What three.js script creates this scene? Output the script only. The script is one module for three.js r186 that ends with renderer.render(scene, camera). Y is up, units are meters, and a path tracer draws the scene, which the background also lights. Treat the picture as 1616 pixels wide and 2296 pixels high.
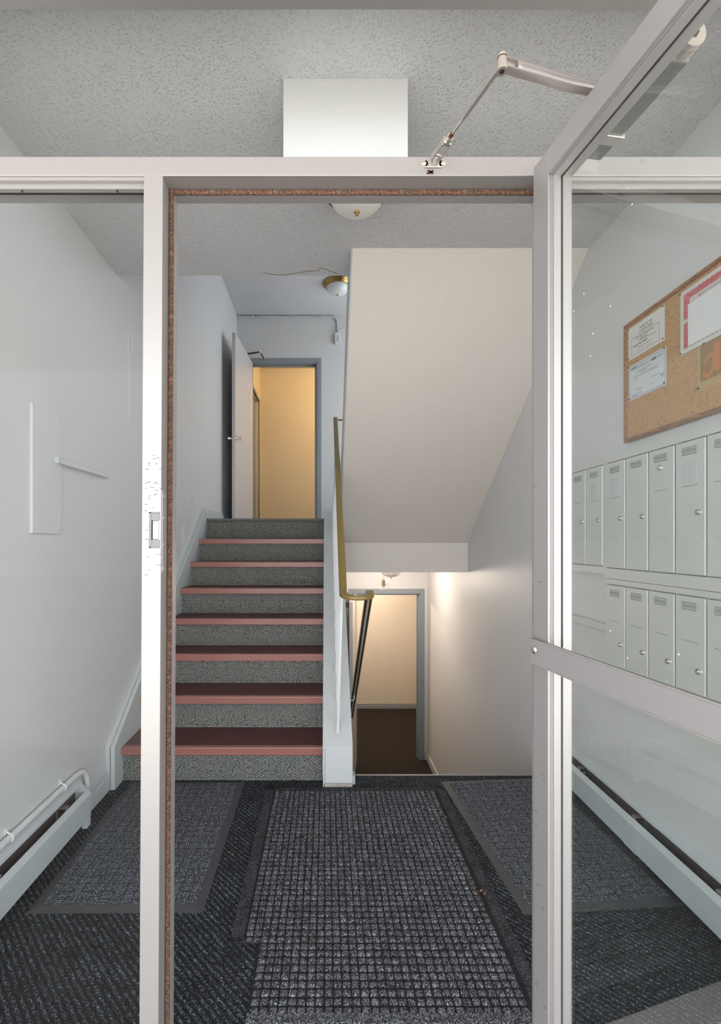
import * as THREE from 'three';
import { mergeGeometries } from 'three/addons/utils/BufferGeometryUtils.js';
import { RoundedBoxGeometry } from 'three/addons/geometries/RoundedBoxGeometry.js';
import { RectAreaLightUniformsLib } from 'three/addons/lights/RectAreaLightUniformsLib.js';

// ------------------------------------------------------------------ camera, sky, exposure
// x is right, y is up (entry floor = 0), depth d runs away from the camera along -z.
const F = 1055, PX = 730, PY = 1217, EYE = 1.296;
const scene = new THREE.Scene();
const camera = new THREE.PerspectiveCamera(2 * Math.atan(1148 / F) * 180 / Math.PI, 1616 / 2296, 0.03, 200);
camera.position.set(0, EYE, 0);
camera.lookAt(0, EYE, -10);
camera.setViewOffset(1616, 2296, 808 - PX, 1148 - PY, 1616, 2296);   // shifted lens: verticals stay upright
camera.updateProjectionMatrix();
scene.background = new THREE.Color().setRGB(0.94, 0.985, 1.04);       // overcast daylight
scene.backgroundIntensity = 2.3;
const sun = new THREE.DirectionalLight(new THREE.Color().setRGB(1, .93, .85), 9);   // high sun behind the camera, kept off the doorway by the porch roof
sun.name = 'sun'; sun.position.set(2.4, 9.5, 5); sun.target.position.set(0, 0, 0); sun.castShadow = true;
Object.assign(sun.shadow.camera, { left: -12, right: 12, top: 12, bottom: -12, near: .5, far: 40 });
scene.add(sun, sun.target);
const renderer = new THREE.WebGLRenderer({ antialias: true });
renderer.toneMapping = THREE.LinearToneMapping;
renderer.toneMappingExposure = 1.85;
renderer.shadowMap.enabled = true;
RectAreaLightUniformsLib.init();

// ------------------------------------------------------------------ helpers
function rng(seed) { let a = seed >>> 0; return () => { a = (a + 0x6D2B79F5) >>> 0; let t = a; t = Math.imul(t ^ (t >>> 15), t | 1); t ^= t + Math.imul(t ^ (t >>> 7), t | 61); return ((t ^ (t >>> 14)) >>> 0) / 4294967296; }; }
const V = (x, y, d) => new THREE.Vector3(x, y, -d);
function lattice(n, seed) { const r = rng(seed), a = new Float32Array(n * n); for (let i = 0; i < a.length; i++) a[i] = r(); return a; }
const lats = {};
function pnoise(u, v, n, seed) {              // periodic value noise, n cells over the unit square
  const key = n + '_' + seed, L = lats[key] || (lats[key] = lattice(n, seed * 7919 + n));
  let x = (u - Math.floor(u)) * n, y = (v - Math.floor(v)) * n;
  const i = Math.floor(x) % n, j = Math.floor(y) % n; x -= Math.floor(x); y -= Math.floor(y);
  const sx = x * x * (3 - 2 * x), sy = y * y * (3 - 2 * y), i1 = (i + 1) % n, j1 = (j + 1) % n;
  const a = L[j * n + i], b = L[j * n + i1], c = L[j1 * n + i], d = L[j1 * n + i1];
  return a + (b - a) * sx + (c - a) * sy + (a - b - c + d) * sx * sy;
}
function dataTex(n, fn, tile, srgb) {
  const a = new Uint8Array(n * n * 4);
  for (let j = 0; j < n; j++) for (let i = 0; i < n; i++) {
    const c = fn((i + .5) / n, (j + .5) / n, i, j), k = (j * n + i) * 4;
    const [r, g, b] = typeof c === 'number' ? [c, c, c] : c;
    a[k] = Math.max(0, Math.min(255, r * 255)); a[k + 1] = Math.max(0, Math.min(255, g * 255)); a[k + 2] = Math.max(0, Math.min(255, b * 255)); a[k + 3] = 255;
  }
  const t = new THREE.DataTexture(a, n, n, THREE.RGBAFormat);
  t.wrapS = t.wrapT = THREE.RepeatWrapping; t.magFilter = THREE.LinearFilter; t.minFilter = THREE.LinearMipmapLinearFilter; t.generateMipmaps = true;
  if (srgb) t.colorSpace = THREE.SRGBColorSpace;
  t.repeat.set(1 / tile, 1 / tile); t.needsUpdate = true;
  return t;
}
function prep(g) {                            // non-indexed, with normals and metric box-projected uv
  const flat = g.userData.flat;               // seen from above only
  if (g.index) g = g.toNonIndexed();
  if (!g.attributes.normal) g.computeVertexNormals();
  const p = g.attributes.position, n = g.attributes.normal, uv = new Float32Array(p.count * 2);
  const a = new THREE.Vector3(), b = new THREE.Vector3(), c = new THREE.Vector3();
  for (let i = 0; i < p.count; i += 3) {
    a.fromBufferAttribute(p, i); b.fromBufferAttribute(p, i + 1); c.fromBufferAttribute(p, i + 2);
    const f = b.clone().sub(a).cross(c.clone().sub(a)), ax = Math.abs(f.x), ay = Math.abs(f.y), az = Math.abs(f.z);
    for (let k = 0; k < 3; k++) {
      const x = p.getX(i + k), y = p.getY(i + k), z = p.getZ(i + k), o = (i + k) * 2;
      if (flat) { uv[o] = x; uv[o + 1] = z; } else if (ax >= ay && ax >= az) { uv[o] = z; uv[o + 1] = y; } else if (ay >= az) { uv[o] = x; uv[o + 1] = z; } else { uv[o] = x; uv[o + 1] = y; }
    }
  }
  const out = new THREE.BufferGeometry();
  out.setAttribute('position', p); out.setAttribute('normal', n); out.setAttribute('uv', new THREE.BufferAttribute(uv, 2));
  return out;
}
// box between world coordinates (x, y, depth); r rounds the edges
function bx(x0, x1, y0, y1, d0, d1, r = 0) {
  const w = Math.abs(x1 - x0), h = Math.abs(y1 - y0), d = Math.abs(d1 - d0);
  const g = r ? new RoundedBoxGeometry(w, h, d, 2, Math.min(r, w / 2.01, h / 2.01, d / 2.01)) : new THREE.BoxGeometry(w, h, d);
  g.translate((x0 + x1) / 2, (y0 + y1) / 2, -(d0 + d1) / 2);
  return g;
}
// box in local coordinates (x, y, z)
function lb(x0, x1, y0, y1, z0, z1, r = 0) { return bx(x0, x1, y0, y1, -z0, -z1, r); }
function cyl(a, b, r0, r1 = r0, seg = 20) {   // tapered rod between two points
  const L = a.distanceTo(b), g = new THREE.CylinderGeometry(r1, r0, L, seg);
  g.applyQuaternion(new THREE.Quaternion().setFromUnitVectors(new THREE.Vector3(0, 1, 0), b.clone().sub(a).normalize()));
  const m = a.clone().add(b).multiplyScalar(.5); g.translate(m.x, m.y, m.z); return g;
}
function barBetween(a, b, w, h, up = new THREE.Vector3(0, 1, 0), r = 0) {   // rectangular bar between two points
  const L = a.distanceTo(b), g = r ? new RoundedBoxGeometry(w, h, L, 2, r) : new THREE.BoxGeometry(w, h, L);
  const z = b.clone().sub(a).normalize(), x = new THREE.Vector3().crossVectors(up, z).normalize(), y = new THREE.Vector3().crossVectors(z, x);
  const m = a.clone().add(b).multiplyScalar(.5);
  g.applyMatrix4(new THREE.Matrix4().makeBasis(x, y, z).setPosition(m)); return g;
}
function tube(pts, r, seg = 60, rs = 10, closed = false) { return new THREE.TubeGeometry(new THREE.CatmullRomCurve3(pts, closed, 'centripetal'), seg, r, rs, closed); }
function prism(poly, x0, x1) {                // polygon of [depth, y] extruded along x
  const s = new THREE.Shape(poly.map(([d, y]) => new THREE.Vector2(d, y)));
  const g = new THREE.ExtrudeGeometry(s, { depth: x1 - x0, bevelEnabled: false });
  g.applyMatrix4(new THREE.Matrix4().set(0, 0, 1, x0, 0, 1, 0, 0, -1, 0, 0, 0, 0, 0, 0, 1)); return g;
}
function sweep(path, prof, n, t0 = 0, t1 = 1, upV = new THREE.Vector3(0, 1, 0)) {   // closed profile [side, up] along a curve
  const pos = [], nor = [], m = prof.length, rings = [];
  for (let i = 0; i <= n; i++) {
    const t = t0 + (t1 - t0) * i / n, p = path.getPointAt(t), T = path.getTangentAt(t);
    const s = new THREE.Vector3().crossVectors(T, upV).normalize(), u = new THREE.Vector3().crossVectors(s, T).normalize();
    rings.push(prof.map(([a, b]) => p.clone().addScaledVector(s, a).addScaledVector(u, b)));
  }
  const idx = []; rings.forEach(r => r.forEach(q => pos.push(q.x, q.y, q.z)));
  for (let i = 0; i < n; i++) for (let k = 0; k < m; k++) { const a = i * m + k, b = i * m + (k + 1) % m, c = a + m, d = b + m; idx.push(a, b, c, b, d, c); }
  for (const [base, flip] of [[0, 1], [n * m, 0]]) for (let k = 1; k < m - 1; k++) flip ? idx.push(base, base + k + 1, base + k) : idx.push(base, base + k, base + k + 1);
  const g = new THREE.BufferGeometry(); g.setAttribute('position', new THREE.Float32BufferAttribute(pos, 3)); g.setIndex(idx); g.computeVertexNormals();
  return g;
}
function lathe(pts, x, y, d, seg = 40) { const g = new THREE.LatheGeometry(pts.map(([r, h]) => new THREE.Vector2(r, h)), seg); g.translate(x, y, -d); return g; }

const taken = {};
function numbered(n) { const k = taken[n] = (taken[n] ?? -1) + 1; return k ? `${n}_${String(k).padStart(3, '0')}` : n; }
const base = new Map();
function thing(name, label, category, [x, y, d] = [0, 0, 0], group) {
  const o = new THREE.Group(); o.name = numbered(name); o.position.set(x, y, -d); scene.add(o);
  base.set(o, new THREE.Vector3(x, y, -d)); o.userData = { label, category }; if (group) o.userData.group = group; return o;
}
function struct(name, label, [x, y, d] = [0, 0, 0]) {
  const o = new THREE.Group(); o.name = name; o.position.set(x, y, -d); scene.add(o);
  base.set(o, new THREE.Vector3(x, y, -d)); o.userData = { kind: 'structure', label }; return o;
}
function merge(gs) { const l = (Array.isArray(gs) ? gs : [gs]).map(prep); return l.length > 1 ? mergeGeometries(l) : l[0]; }
function part(name, gs, mat, parent, extra) { // one mesh; world coordinates are moved into the parent's
  const g = merge(gs), b = base.get(parent);
  if (b) g.translate(-b.x, -b.y, -b.z);
  const m = new THREE.Mesh(g, mat); m.name = name; m.castShadow = m.receiveShadow = true;
  parent.add(m); if (b) base.set(m, b); if (extra) Object.assign(m.userData, extra); return m;
}
function solid(name, gs, mat, data) {         // a top-level thing that is one mesh, with its origin at its base
  const g = merge(gs); g.computeBoundingBox(); const c = g.boundingBox.getCenter(new THREE.Vector3()); c.y = g.boundingBox.min.y;
  g.translate(-c.x, -c.y, -c.z);
  const m = new THREE.Mesh(g, mat); m.position.copy(c); m.name = data.kind === 'structure' ? name : numbered(name); m.castShadow = m.receiveShadow = true; m.userData = data; scene.add(m); base.set(m, c.clone()); return m;
}
const S = (name, gs, mat, label) => solid(name, gs, mat, { kind: 'structure', label });
function holes(a0, a1, b0, b1, hs) {          // rectangle minus holes, as rectangles
  const ys = [...new Set([b0, b1, ...hs.flatMap(h => [h[2], h[3]])])].filter(y => y >= b0 && y <= b1).sort((p, q) => p - q), out = [];
  for (let j = 0; j < ys.length - 1; j++) {
    const row = hs.filter(h => h[2] <= ys[j] && h[3] >= ys[j + 1]).sort((p, q) => p[0] - q[0]); let x = a0;
    for (const h of row) { if (h[0] > x) out.push([x, h[0], ys[j], ys[j + 1]]); x = Math.max(x, h[1]); }
    if (x < a1) out.push([x, a1, ys[j], ys[j + 1]]);
  }
  return out;
}

// ------------------------------------------------------------------ textures and materials
const popT = dataTex(1024, (u, v) => {
  const w = pnoise(u, v, 24, 3) * .02, a = pnoise(u + w, v + w, 120, 1), b = pnoise(u - w, v, 190, 2), c = pnoise(u, v, 14, 4);
  return Math.min(1, Math.max(0, (a * .7 + b * .5 - .7) * 3.4) * (.55 + .6 * c)) * .85 + .1 * pnoise(u, v, 256, 5);
}, .62);
const peelT = dataTex(512, (u, v) => .5 * pnoise(u, v, 64, 11) + .3 * pnoise(u, v, 30, 12) + .2 * pnoise(u, v, 128, 13), .42);
const ribF = (u, v) => {
  const w = (pnoise(u, v, 40, 21) - .5) * .012, s = Math.abs(Math.sin(Math.PI * 20 * (u - v + w)));
  return Math.pow(s, .7);
};
const tuft = (u, v) => Math.max(0, pnoise(u, v, 210, 23) * .65 + pnoise(u, v, 340, 24) * .5 - .48) * 2.4;
const ribH = dataTex(1024, (u, v) => ribF(u, v) * .6 + .4 * Math.min(1, tuft(u, v)), .51);
const ribC = dataTex(1024, (u, v) => {
  const r = ribF(u, v), big = pnoise(u, v, 9, 25), fl = Math.min(1, tuft(u, v)) * (.03 + .97 * Math.pow(r, 1.6)), k = .015 + fl * (.62 + .24 * big);
  return [k * .93, k * .985, k * 1.09];
}, .51, true);
const basket = (u, v) => {
  const N = 9, x = u * N, y = v * N, i = Math.floor(x), j = Math.floor(y), o = (i + j) % 2, fx = x - i, fy = y - j;
  const s = o ? fx : fy, e = o ? fy : fx;
  return Math.pow(Math.abs(Math.sin(Math.PI * 5 * s)), .8) * Math.min(1, Math.min(e, 1 - e) * 9 + .15);
};
const basketH = dataTex(1024, (u, v) => basket(u, v) * .7 + .3 * pnoise(u, v, 220, 31), .36);
const basketC = dataTex(1024, (u, v) => {
  const b = basket(u, v), n = pnoise(u, v, 130, 32) * .6 + pnoise(u, v, 256, 33) * .5, k = Math.max(.03, .05 + .26 * b + (n - .52) * .62 * (.25 + b));
  return [k * .97, k * .995, k * 1.06];
}, .36, true);
const weave = (u, v) => {
  const y = v * 38, j = Math.floor(y), x = u * 22 + (j % 2) * .5 + (pnoise(u, v, 40, 44) - .5) * .5, i = Math.floor(x), fx = x - i - .5, fy = y - j - .5;
  return [Math.max(0, 1 - (fx * fx * 3.9 + fy * fy * 3.6)), (i * 7 + j * 13) % 36];
};
const weaveH = dataTex(1024, (u, v) => weave(u, v)[0] * .8 + .2 * pnoise(u, v, 256, 41), .3);
const weaveC = dataTex(1024, (u, v) => {
  const [h, id] = weave(u, v), n = pnoise(u, v, 36, 42), m = pnoise(u, v, 300, 43), k = .08 + .62 * Math.pow(h, .7) * (.5 + .75 * m);
  const warm = n > .62 ? .09 : 0;
  return [k * (.93 + warm), k * (.985 - warm * .2), k * (.98 - warm * .5)];
}, .3, true);
const pileC = dataTex(1024, (u, v) => {
  const n = pnoise(u, v, 190, 51) * .6 + pnoise(u, v, 340, 52) * .5, big = pnoise(u, v, 12, 53), k = Math.max(.05, .34 + (n - .55) * 1.15 + (big - .5) * .08);
  return [k * .98, k * .99, k * 1.03];
}, .4, true);
const pileH = dataTex(512, (u, v) => pnoise(u, v, 200, 54), .2);
const corkC = dataTex(512, (u, v) => {
  const n = pnoise(u, v, 128, 61) * .5 + pnoise(u, v, 230, 62) * .5, dark = pnoise(u, v, 90, 63) > .86 ? .2 : 0, k = .83 + (n - .5) * .42 - dark;
  return [k * .8, k * .615, k * .40];
}, .3, true);
const woodC = dataTex(512, (u, v) => { const g = pnoise(u * 1, v * 1, 4, 71) * .5, s = .5 + .5 * Math.sin((v * 60 + g * 14 + pnoise(u, v, 64, 72) * 2)); const k = .5 + .22 * s; return [k * 1.05, k * .74, k * .46]; }, .2, true);
const fuzzC = dataTex(512, (u, v) => { const n = pnoise(u, v, 60, 81) * .65 + pnoise(u, v, 128, 82) * .45, p = pnoise(u, v, 5, 83), k = .26 + n * .58; return [k * .92, k * (.68 + .1 * p), k * (.52 + .16 * p)]; }, .15, true);
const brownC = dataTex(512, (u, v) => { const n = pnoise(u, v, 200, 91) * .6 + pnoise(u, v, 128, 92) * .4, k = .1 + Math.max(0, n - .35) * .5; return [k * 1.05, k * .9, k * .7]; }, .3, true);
const linesT = dataTex(256, (u, v) => Math.pow(Math.abs(Math.sin(Math.PI * 24 * v)), .5) * .8 + .2 * pnoise(u, v, 128, 95), .2);
const scuffC = dataTex(512, (u, v) => { const n = pnoise(u, v, 60, 96), s = pnoise(u * .5, v * 4, 48, 97), k = .3 + .05 * (n - .5) + (s > .93 ? .1 : 0); return [k * 1.08, k * .72, k * .7]; }, .5, true);
const concC = dataTex(512, (u, v) => { const k = .72 + .1 * (pnoise(u, v, 12, 98) - .5) + .12 * (pnoise(u, v, 200, 99) - .5); return [k, k * .985, k * .96]; }, 1.2, true);

const rgb = (r, g, b) => new THREE.Color().setRGB(r, g, b);
const M = {};
function mat(name, color, o = {}) { const m = new THREE.MeshPhysicalMaterial({ color, roughness: .6, ...o }); m.name = name; M[name] = m; return m; }
mat('wall', rgb(.635, .635, .64), { roughness: .5, bumpMap: peelT, bumpScale: .0004 });
mat('ceil', rgb(.61, .615, .635), { roughness: .7, bumpMap: popT, bumpScale: .0024 });
mat('soffit', rgb(.75, .695, .645), { roughness: .7, bumpMap: popT, bumpScale: .0009 });
mat('trim', rgb(.52, .555, .56), { roughness: .42 });
mat('divider', rgb(.58, .605, .615), { roughness: .45, bumpMap: peelT, bumpScale: .0003 });
mat('cream', rgb(.70, .61, .46), { roughness: .5 });
mat('creamlow', rgb(.66, .59, .51), { roughness: .5 });
mat('framepaint', rgb(.25, .285, .31), { roughness: .45 });
mat('doorpaint', rgb(.56, .53, .52), { roughness: .4 });
mat('alum', rgb(.39, .372, .366), { metalness: .55, roughness: .4 });
mat('alumdark', rgb(.42, .40, .40), { metalness: .6, roughness: .45 });
mat('strike', rgb(.20, .20, .205), { metalness: .4, roughness: .5 });
mat('scratch', rgb(.06, .055, .05), { roughness: .7 });
mat('threshold', rgb(.82, .81, .80), { metalness: .3, roughness: .4 });
mat('steel', rgb(.62, .58, .54), { metalness: .85, roughness: .32 });
mat('rust', rgb(.25, .09, .035), { roughness: .9, map: fuzzC });
mat('pile', rgb(.62, .54, .5), { roughness: 1, map: fuzzC, bumpMap: pileH, bumpScale: .003 });
mat('gasket', rgb(.01, .01, .01), { roughness: .7 });
mat('glass', rgb(.96, .975, .968), { roughness: 0, transmission: 1, thickness: 0, ior: 1.5 });
mat('paneglass', rgb(.975, .982, .978), { roughness: 0, transmission: 1, thickness: 0, ior: 1.5, specularIntensity: .14 });
mat('clearglass', rgb(.97, .98, .98), { roughness: 0, transmission: 1, thickness: 0, ior: 1.45 });
mat('carpet', rgb(.72, .73, .75), { roughness: 1, map: ribC, bumpMap: ribH, bumpScale: .006 });
mat('basket', rgb(1.65, 1.68, 1.74), { roughness: 1, map: basketC, bumpMap: basketH, bumpScale: .003 });
mat('rubber', rgb(.055, .056, .062), { roughness: .55 });
mat('waffleedge', rgb(.3, .3, .32), { roughness: 1, map: pileC, bumpMap: pileH, bumpScale: .002 });
mat('waffle', rgb(.8, .81, .84), { roughness: 1, map: pileC, bumpMap: pileH, bumpScale: .002 });
mat('waffleback', rgb(.012, .012, .014), { roughness: 1, bumpMap: pileH, bumpScale: .002 });
mat('riser', rgb(1.75, 1.71, 1.64), { roughness: 1, map: weaveC, bumpMap: weaveH, bumpScale: .004 });
M.landing = M.riser;
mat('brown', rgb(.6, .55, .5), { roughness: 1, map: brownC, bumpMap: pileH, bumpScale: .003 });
mat('tread', rgb(1.0, .56, .6), { roughness: .42, map: scuffC, bumpMap: linesT, bumpScale: .0012 });
mat('nosing', rgb(.33, .145, .12), { roughness: .26, bumpMap: linesT, bumpScale: .0004 });
mat('rail', rgb(.235, .165, .04), { roughness: .3, clearcoat: .25, clearcoatRoughness: .3 });
mat('raildark', rgb(.012, .011, .01), { roughness: .6 });
mat('white', rgb(.68, .685, .69), { roughness: .4 });
mat('oldwhite', rgb(.8, .73, .71), { roughness: .55, map: concC });
mat('heater', rgb(.52, .56, .575), { roughness: .36 });
mat('heaterdark', rgb(.16, .13, .12), { roughness: .55, metalness: .3 });
mat('copper', rgb(.55, .23, .12), { roughness: .4, metalness: .7 });
mat('cork', rgb(1.2, 1.22, 1.28), { roughness: .95, map: corkC });
mat('wood', rgb(.75, .72, .7), { roughness: .45, map: woodC });
mat('mailbox', rgb(.62, .625, .60), { roughness: .32, metalness: .2 });
mat('mailslot', rgb(.27, .29, .27), { roughness: .5 });
mat('chrome', rgb(.75, .74, .72), { roughness: .18, metalness: 1 });
mat('brass', rgb(.42, .27, .09), { roughness: .25, metalness: .95 });
mat('darkmetal', rgb(.05, .042, .038), { roughness: .45, metalness: .5 });
mat('closer', rgb(.16, .165, .155), { roughness: .45, metalness: .4 });
mat('patch', rgb(.72, .71, .69), { roughness: .8 });
mat('conc', rgb(.92, .92, .92), { roughness: .9, map: concC });
mat('crack', rgb(.11, .07, .045), { roughness: 1 });
mat('leafbit', rgb(.30, .14, .07), { roughness: .8 });

// ------------------------------------------------------------------ setting
const WL = -1.15, WR = 1.318, CEIL = EYE + 1.475, SL = .19 / .26, UP_F = 1.52, LOW = -1.52, BACK = 6.1, UCEIL = 4.24;
const F0 = 1.08, F1 = 1.155;                  // front and rear of the glazed entrance frame
const fx = (px, d) => (px - PX) * d / F, fy = (py, d) => EYE - (py - PY) * d / F;

S('floor', [bx(WL - .1, WR + .1, -.22, 0, F0 - .03, 2.6), bx(-.016, WR + .1, -.22, 0, 2.6, 2.622)], M.carpet, 'black ribbed carpet of the entry floor');
S('wall_left', bx(WL - .14, WL, LOW - .1, 4.4, F0, BACK + .12), M.wall, 'long grey painted side wall behind the left sidelight and stairs');
S('wall_right', holes(-BACK - .12, -F0, LOW - .1, 4.4, [[-5.95, -4.55, 2.0, 4.1]]).map(([a, b, c, e]) => bx(WR, WR + .14, c, e, -a, -b)), M.wall, 'grey painted side wall with mailboxes and cork board');
const UO = [-.983, -.112, UP_F, 3.632], LO = [.353, 1.22, LOW, .643];
S('wall_back', holes(WL, WR, LOW, 4.4, [[UO[0], UO[1], UP_F - .004, UO[3]], LO]).map(([a, b, c, e]) => bx(a, b, c, e, BACK, BACK + .12)), M.wall, 'far wall of the stairwell with an upper and a lower doorway');
S('ceiling', [bx(WL, WR, CEIL, CEIL + .2, F0, 2.45), bx(WL, .13, CEIL, CEIL + .2, 2.45, 2.598)], M.ceil, 'grey bumpy textured entry ceiling');
S('ceiling_upper', bx(WL, WR, UCEIL, UCEIL + .1, F0, BACK), M.ceil, 'textured ceiling over the upper landing');
S('wall_upper_front', bx(WL - .14, WR + .14, CEIL + .2, 4.4, F0 - .02, F0 + .1), M.wall, 'wall above the entrance');
// the flight that climbs back over the stairs: sloped underside, landing edge, ceiling under the landing
{
  const s0 = 2.351, e0 = 4.37;
  const sf = struct('ceiling_soffit', 'sloped textured underside of the upper stair flight', [.7, 1.02, 4.37]);
  part('sloped_panel', prism([[s0 - .18, CEIL + .003 + .18 * SL], [s0, CEIL + .003], [e0, EYE], [e0, EYE + .10], [s0 - .18, CEIL + .13 + .18 * SL]], .136, WR - .001), M.soffit, sf);
  part('edge_board', prism([[s0 + .004, CEIL], [e0, EYE - .002], [e0, EYE + .357], [s0 + .004, CEIL + .357]], .128, .136), M.trim, sf);
  const st = []; for (let k = 0; k < 8; k++) st.push(bx(.136, WR - .001, UP_F + .19 * k, UP_F + .19 * (k + 1), 4.37 - .26 * (k + 1), 4.37 - .26 * k + .0));
  part('upper_step', st, M.landing, sf);
  part('landing_face', bx(.13, WR - .001, 1.023, EYE, e0 - .012, e0 + .05), M.soffit, sf);
}
S('floor_landing', [bx(WL, WR, 1.12, UP_F, 4.385, BACK + .12)], M.landing, 'upper landing floor covered with brown woven carpet');
S('ceiling_lower', bx(.143, WR, 1.023, 1.12, 4.42, BACK), M.soffit, 'ceiling under the landing above the lower doorway');
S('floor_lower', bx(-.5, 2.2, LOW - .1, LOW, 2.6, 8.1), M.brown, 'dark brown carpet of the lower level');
{ // lower flight, hidden below the floor edge
  const st = []; for (let k = 1; k < 8; k++) st.push(bx(.143, WR, LOW, -.19 * k, 2.622 + .26 * (k - 1), 2.622 + .26 * k));
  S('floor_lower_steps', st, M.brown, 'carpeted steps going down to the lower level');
}
S('trim_1', bx(.15, WR, -.012, .004, 2.618, 2.626), M.alum, 'thin pale strip along the edge of the entry floor at the stairs going down');
S('wall_under_stairs', bx(-.1, .143, LOW, 1.12, 4.36, BACK), M.wall, 'wall under the landing left of the lower doorway');
// half wall between the flights
{
  const w = struct('wall_divider', 'low grey sloping half wall between the stairs going up and down', [.065, 0, 2.495]);
  const top = d => .212 + SL * (d - 2.495);
  part('wall_body', prism([[2.499, LOW], [2.499, top(2.499)], [4.36, top(4.36)], [4.36, LOW]], -.010, .139), M.divider, w);
  part('cap', prism([[2.495, .205], [2.495, .2155], [4.372, top(4.372) + .0035], [4.372, top(4.372) - .012]], -.0135, .143), M.divider, w);
  part('face_board', bx(-.003, .143, .022, .2095, 2.4935, 2.503, .002), M.divider, w);
  part('corner_bead', [bx(-.0145, -.004, .0, .208, 2.4925, 2.503, .002), prism([[2.493, .207], [2.493, .2165], [4.372, top(4.372) + .006], [4.372, top(4.372) - .01]], -.0155, -.004)], M.divider, w);
  part('worn_base', bx(-.012, .1425, 0, .021, 2.4925, 2.503, .002), M.oldwhite, w, { label: 'chipped pale strip where paint has worn off' });
  part('foot_block', bx(.143, .158, 0, .045, 2.52, 2.58, .003), M.trim, w);
}
// corridors behind the two doorways
S('wall_corridor_upper', [bx(-1.19, 1.4, UP_F, 4.3, 7.7, 7.8), ...holes(-7.7, -6.22, UP_F, 4.3, [[-7.55, -6.75, UP_F, 3.56]]).map(([a, b, c, e]) => bx(-1.19, -1.07, c, e, -a, -b)), bx(1.3, 1.4, UP_F, 4.3, 6.22, 7.7)], M.cream, 'cream corridor walls seen through the upper doorway');
S('floor_corridor_upper', bx(-1.4, 1.4, 1.42, UP_F, 6.22, 7.8), M.landing, 'corridor floor behind the upper doorway');
S('ceiling_corridor_upper', bx(-1.4, 1.4, 4.15, 4.25, 6.22, 7.7), M.ceil, 'corridor ceiling behind the upper doorway');
S('wall_corridor_lower', [bx(-.5, 2.2, LOW, 1, 8.0, 8.1), bx(-.6, -.5, LOW, 1, 6.22, 8.1), bx(2.2, 2.3, LOW, 1, 6.22, 8.1), bx(WR + .12, 2.2, LOW, 1, 6.1, 6.22)], M.creamlow, 'pale corridor wall seen through the lower doorway');
S('ceiling_corridor_lower', bx(-.6, 2.3, .95, 1.02, 6.22, 8.1), M.ceil, 'corridor ceiling behind the lower doorway');
S('baseboard_corridor', [bx(-.5, 2.2, LOW, LOW + .085, 7.985, 8.0, .004), bx(-.5, 2.2, LOW, LOW + .055, 7.978, 7.99, .003)], M.framepaint, 'blue grey baseboard at the end of the lower corridor');
// baseboards
S('baseboard_left', [bx(WL, WL + .014, 0, .1, 2.17, 2.47, .003), bx(WL, WL + .02, 0, .075, 2.17, 2.47, .003)], M.trim, 'short grey baseboard between the left heater and the stairs');
S('baseboard_landing', [bx(WL, WL + .014, UP_F, UP_F + .1, 4.35, 6.1, .003), bx(WL, WL + .02, UP_F, UP_F + .075, 4.35, 6.1, .003)], M.trim, 'grey baseboard on the upper landing behind the open door');
S('baseboard_right', [bx(WR - .014, WR, LOW, LOW + .1, 4.45, 6.09, .003)], M.trim, 'grey baseboard at the foot of the lower right wall');
// door casings
function casing(name, o, label) {
  const [a, b, c, e] = o, w = .056, g = struct(name, label, [(a + b) / 2, c, BACK]);
  for (const s of [[a - w, a], [b, b + w]]) part('jamb', [bx(s[0], s[1], c, e + w, BACK - .012, BACK + .03, .004)], M.framepaint, g);
  part('head', bx(a, b, e, e + w, BACK - .012, BACK + .03, .004), M.framepaint, g);
  part('lining', [bx(a, a + .012, c, e, BACK - .005, BACK + .12), bx(b - .012, b, c, e, BACK - .005, BACK + .12), bx(a, b, e - .012, e, BACK - .005, BACK + .12)], M.framepaint, g);
  part('door_stop', [bx(a + .012, a + .03, c, e - .012, BACK + .06, BACK + .085), bx(b - .03, b - .012, c, e - .012, BACK + .06, BACK + .085), bx(a, b, e - .03, e - .012, BACK + .06, BACK + .085)], M.framepaint, g);
  return g;
}
casing('trim_2', UO, 'blue grey metal casing around the upper doorway');
const lowC = casing('trim_3', LO, 'blue grey metal casing around the lower doorway');
part('strike_plate', bx(1.205, 1.2085, -.62, -.56, BACK + .02, BACK + .05), M.steel, lowC);
// window that lights the upper landing from the side
{
  const w = struct('window_1', 'landing window in the side wall', [WR + .07, 2.45, 5.25]);
  part('window_frame', [bx(WR + .03, WR + .09, 2.0, 2.05, 4.55, 5.95), bx(WR + .03, WR + .09, 4.05, 4.1, 4.55, 5.95), bx(WR + .03, WR + .09, 2.05, 4.05, 4.55, 4.6), bx(WR + .03, WR + .09, 2.05, 4.05, 5.9, 5.95)], M.white, w);
  part('pane', bx(WR + .058, WR + .062, 2.05, 4.05, 4.6, 5.9), M.paneglass, w);
}
// outdoors: porch slab, porch roof, outer walls beside the entrance
S('ground', [bx(-14, 14, -.3, -.02, -16, F0 - .03)], M.conc, 'concrete slab outside the entrance');
S('porch_roof', bx(-3.2, 3.2, 3.0, 3.2, -2.4, F0), M.conc, 'roof slab over the entrance');
S('wall_outside', [bx(-3.2, WL - .1, -.02, 3.0, F0 - .02, F0 + .1), bx(WR + .1, 3.2, -.02, 3.0, F0 - .02, F0 + .1), bx(WL - .1, WR + .1, CEIL, 3.0, F0 - .02, F0 + .02)], M.conc, 'outer wall beside the entrance');

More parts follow.
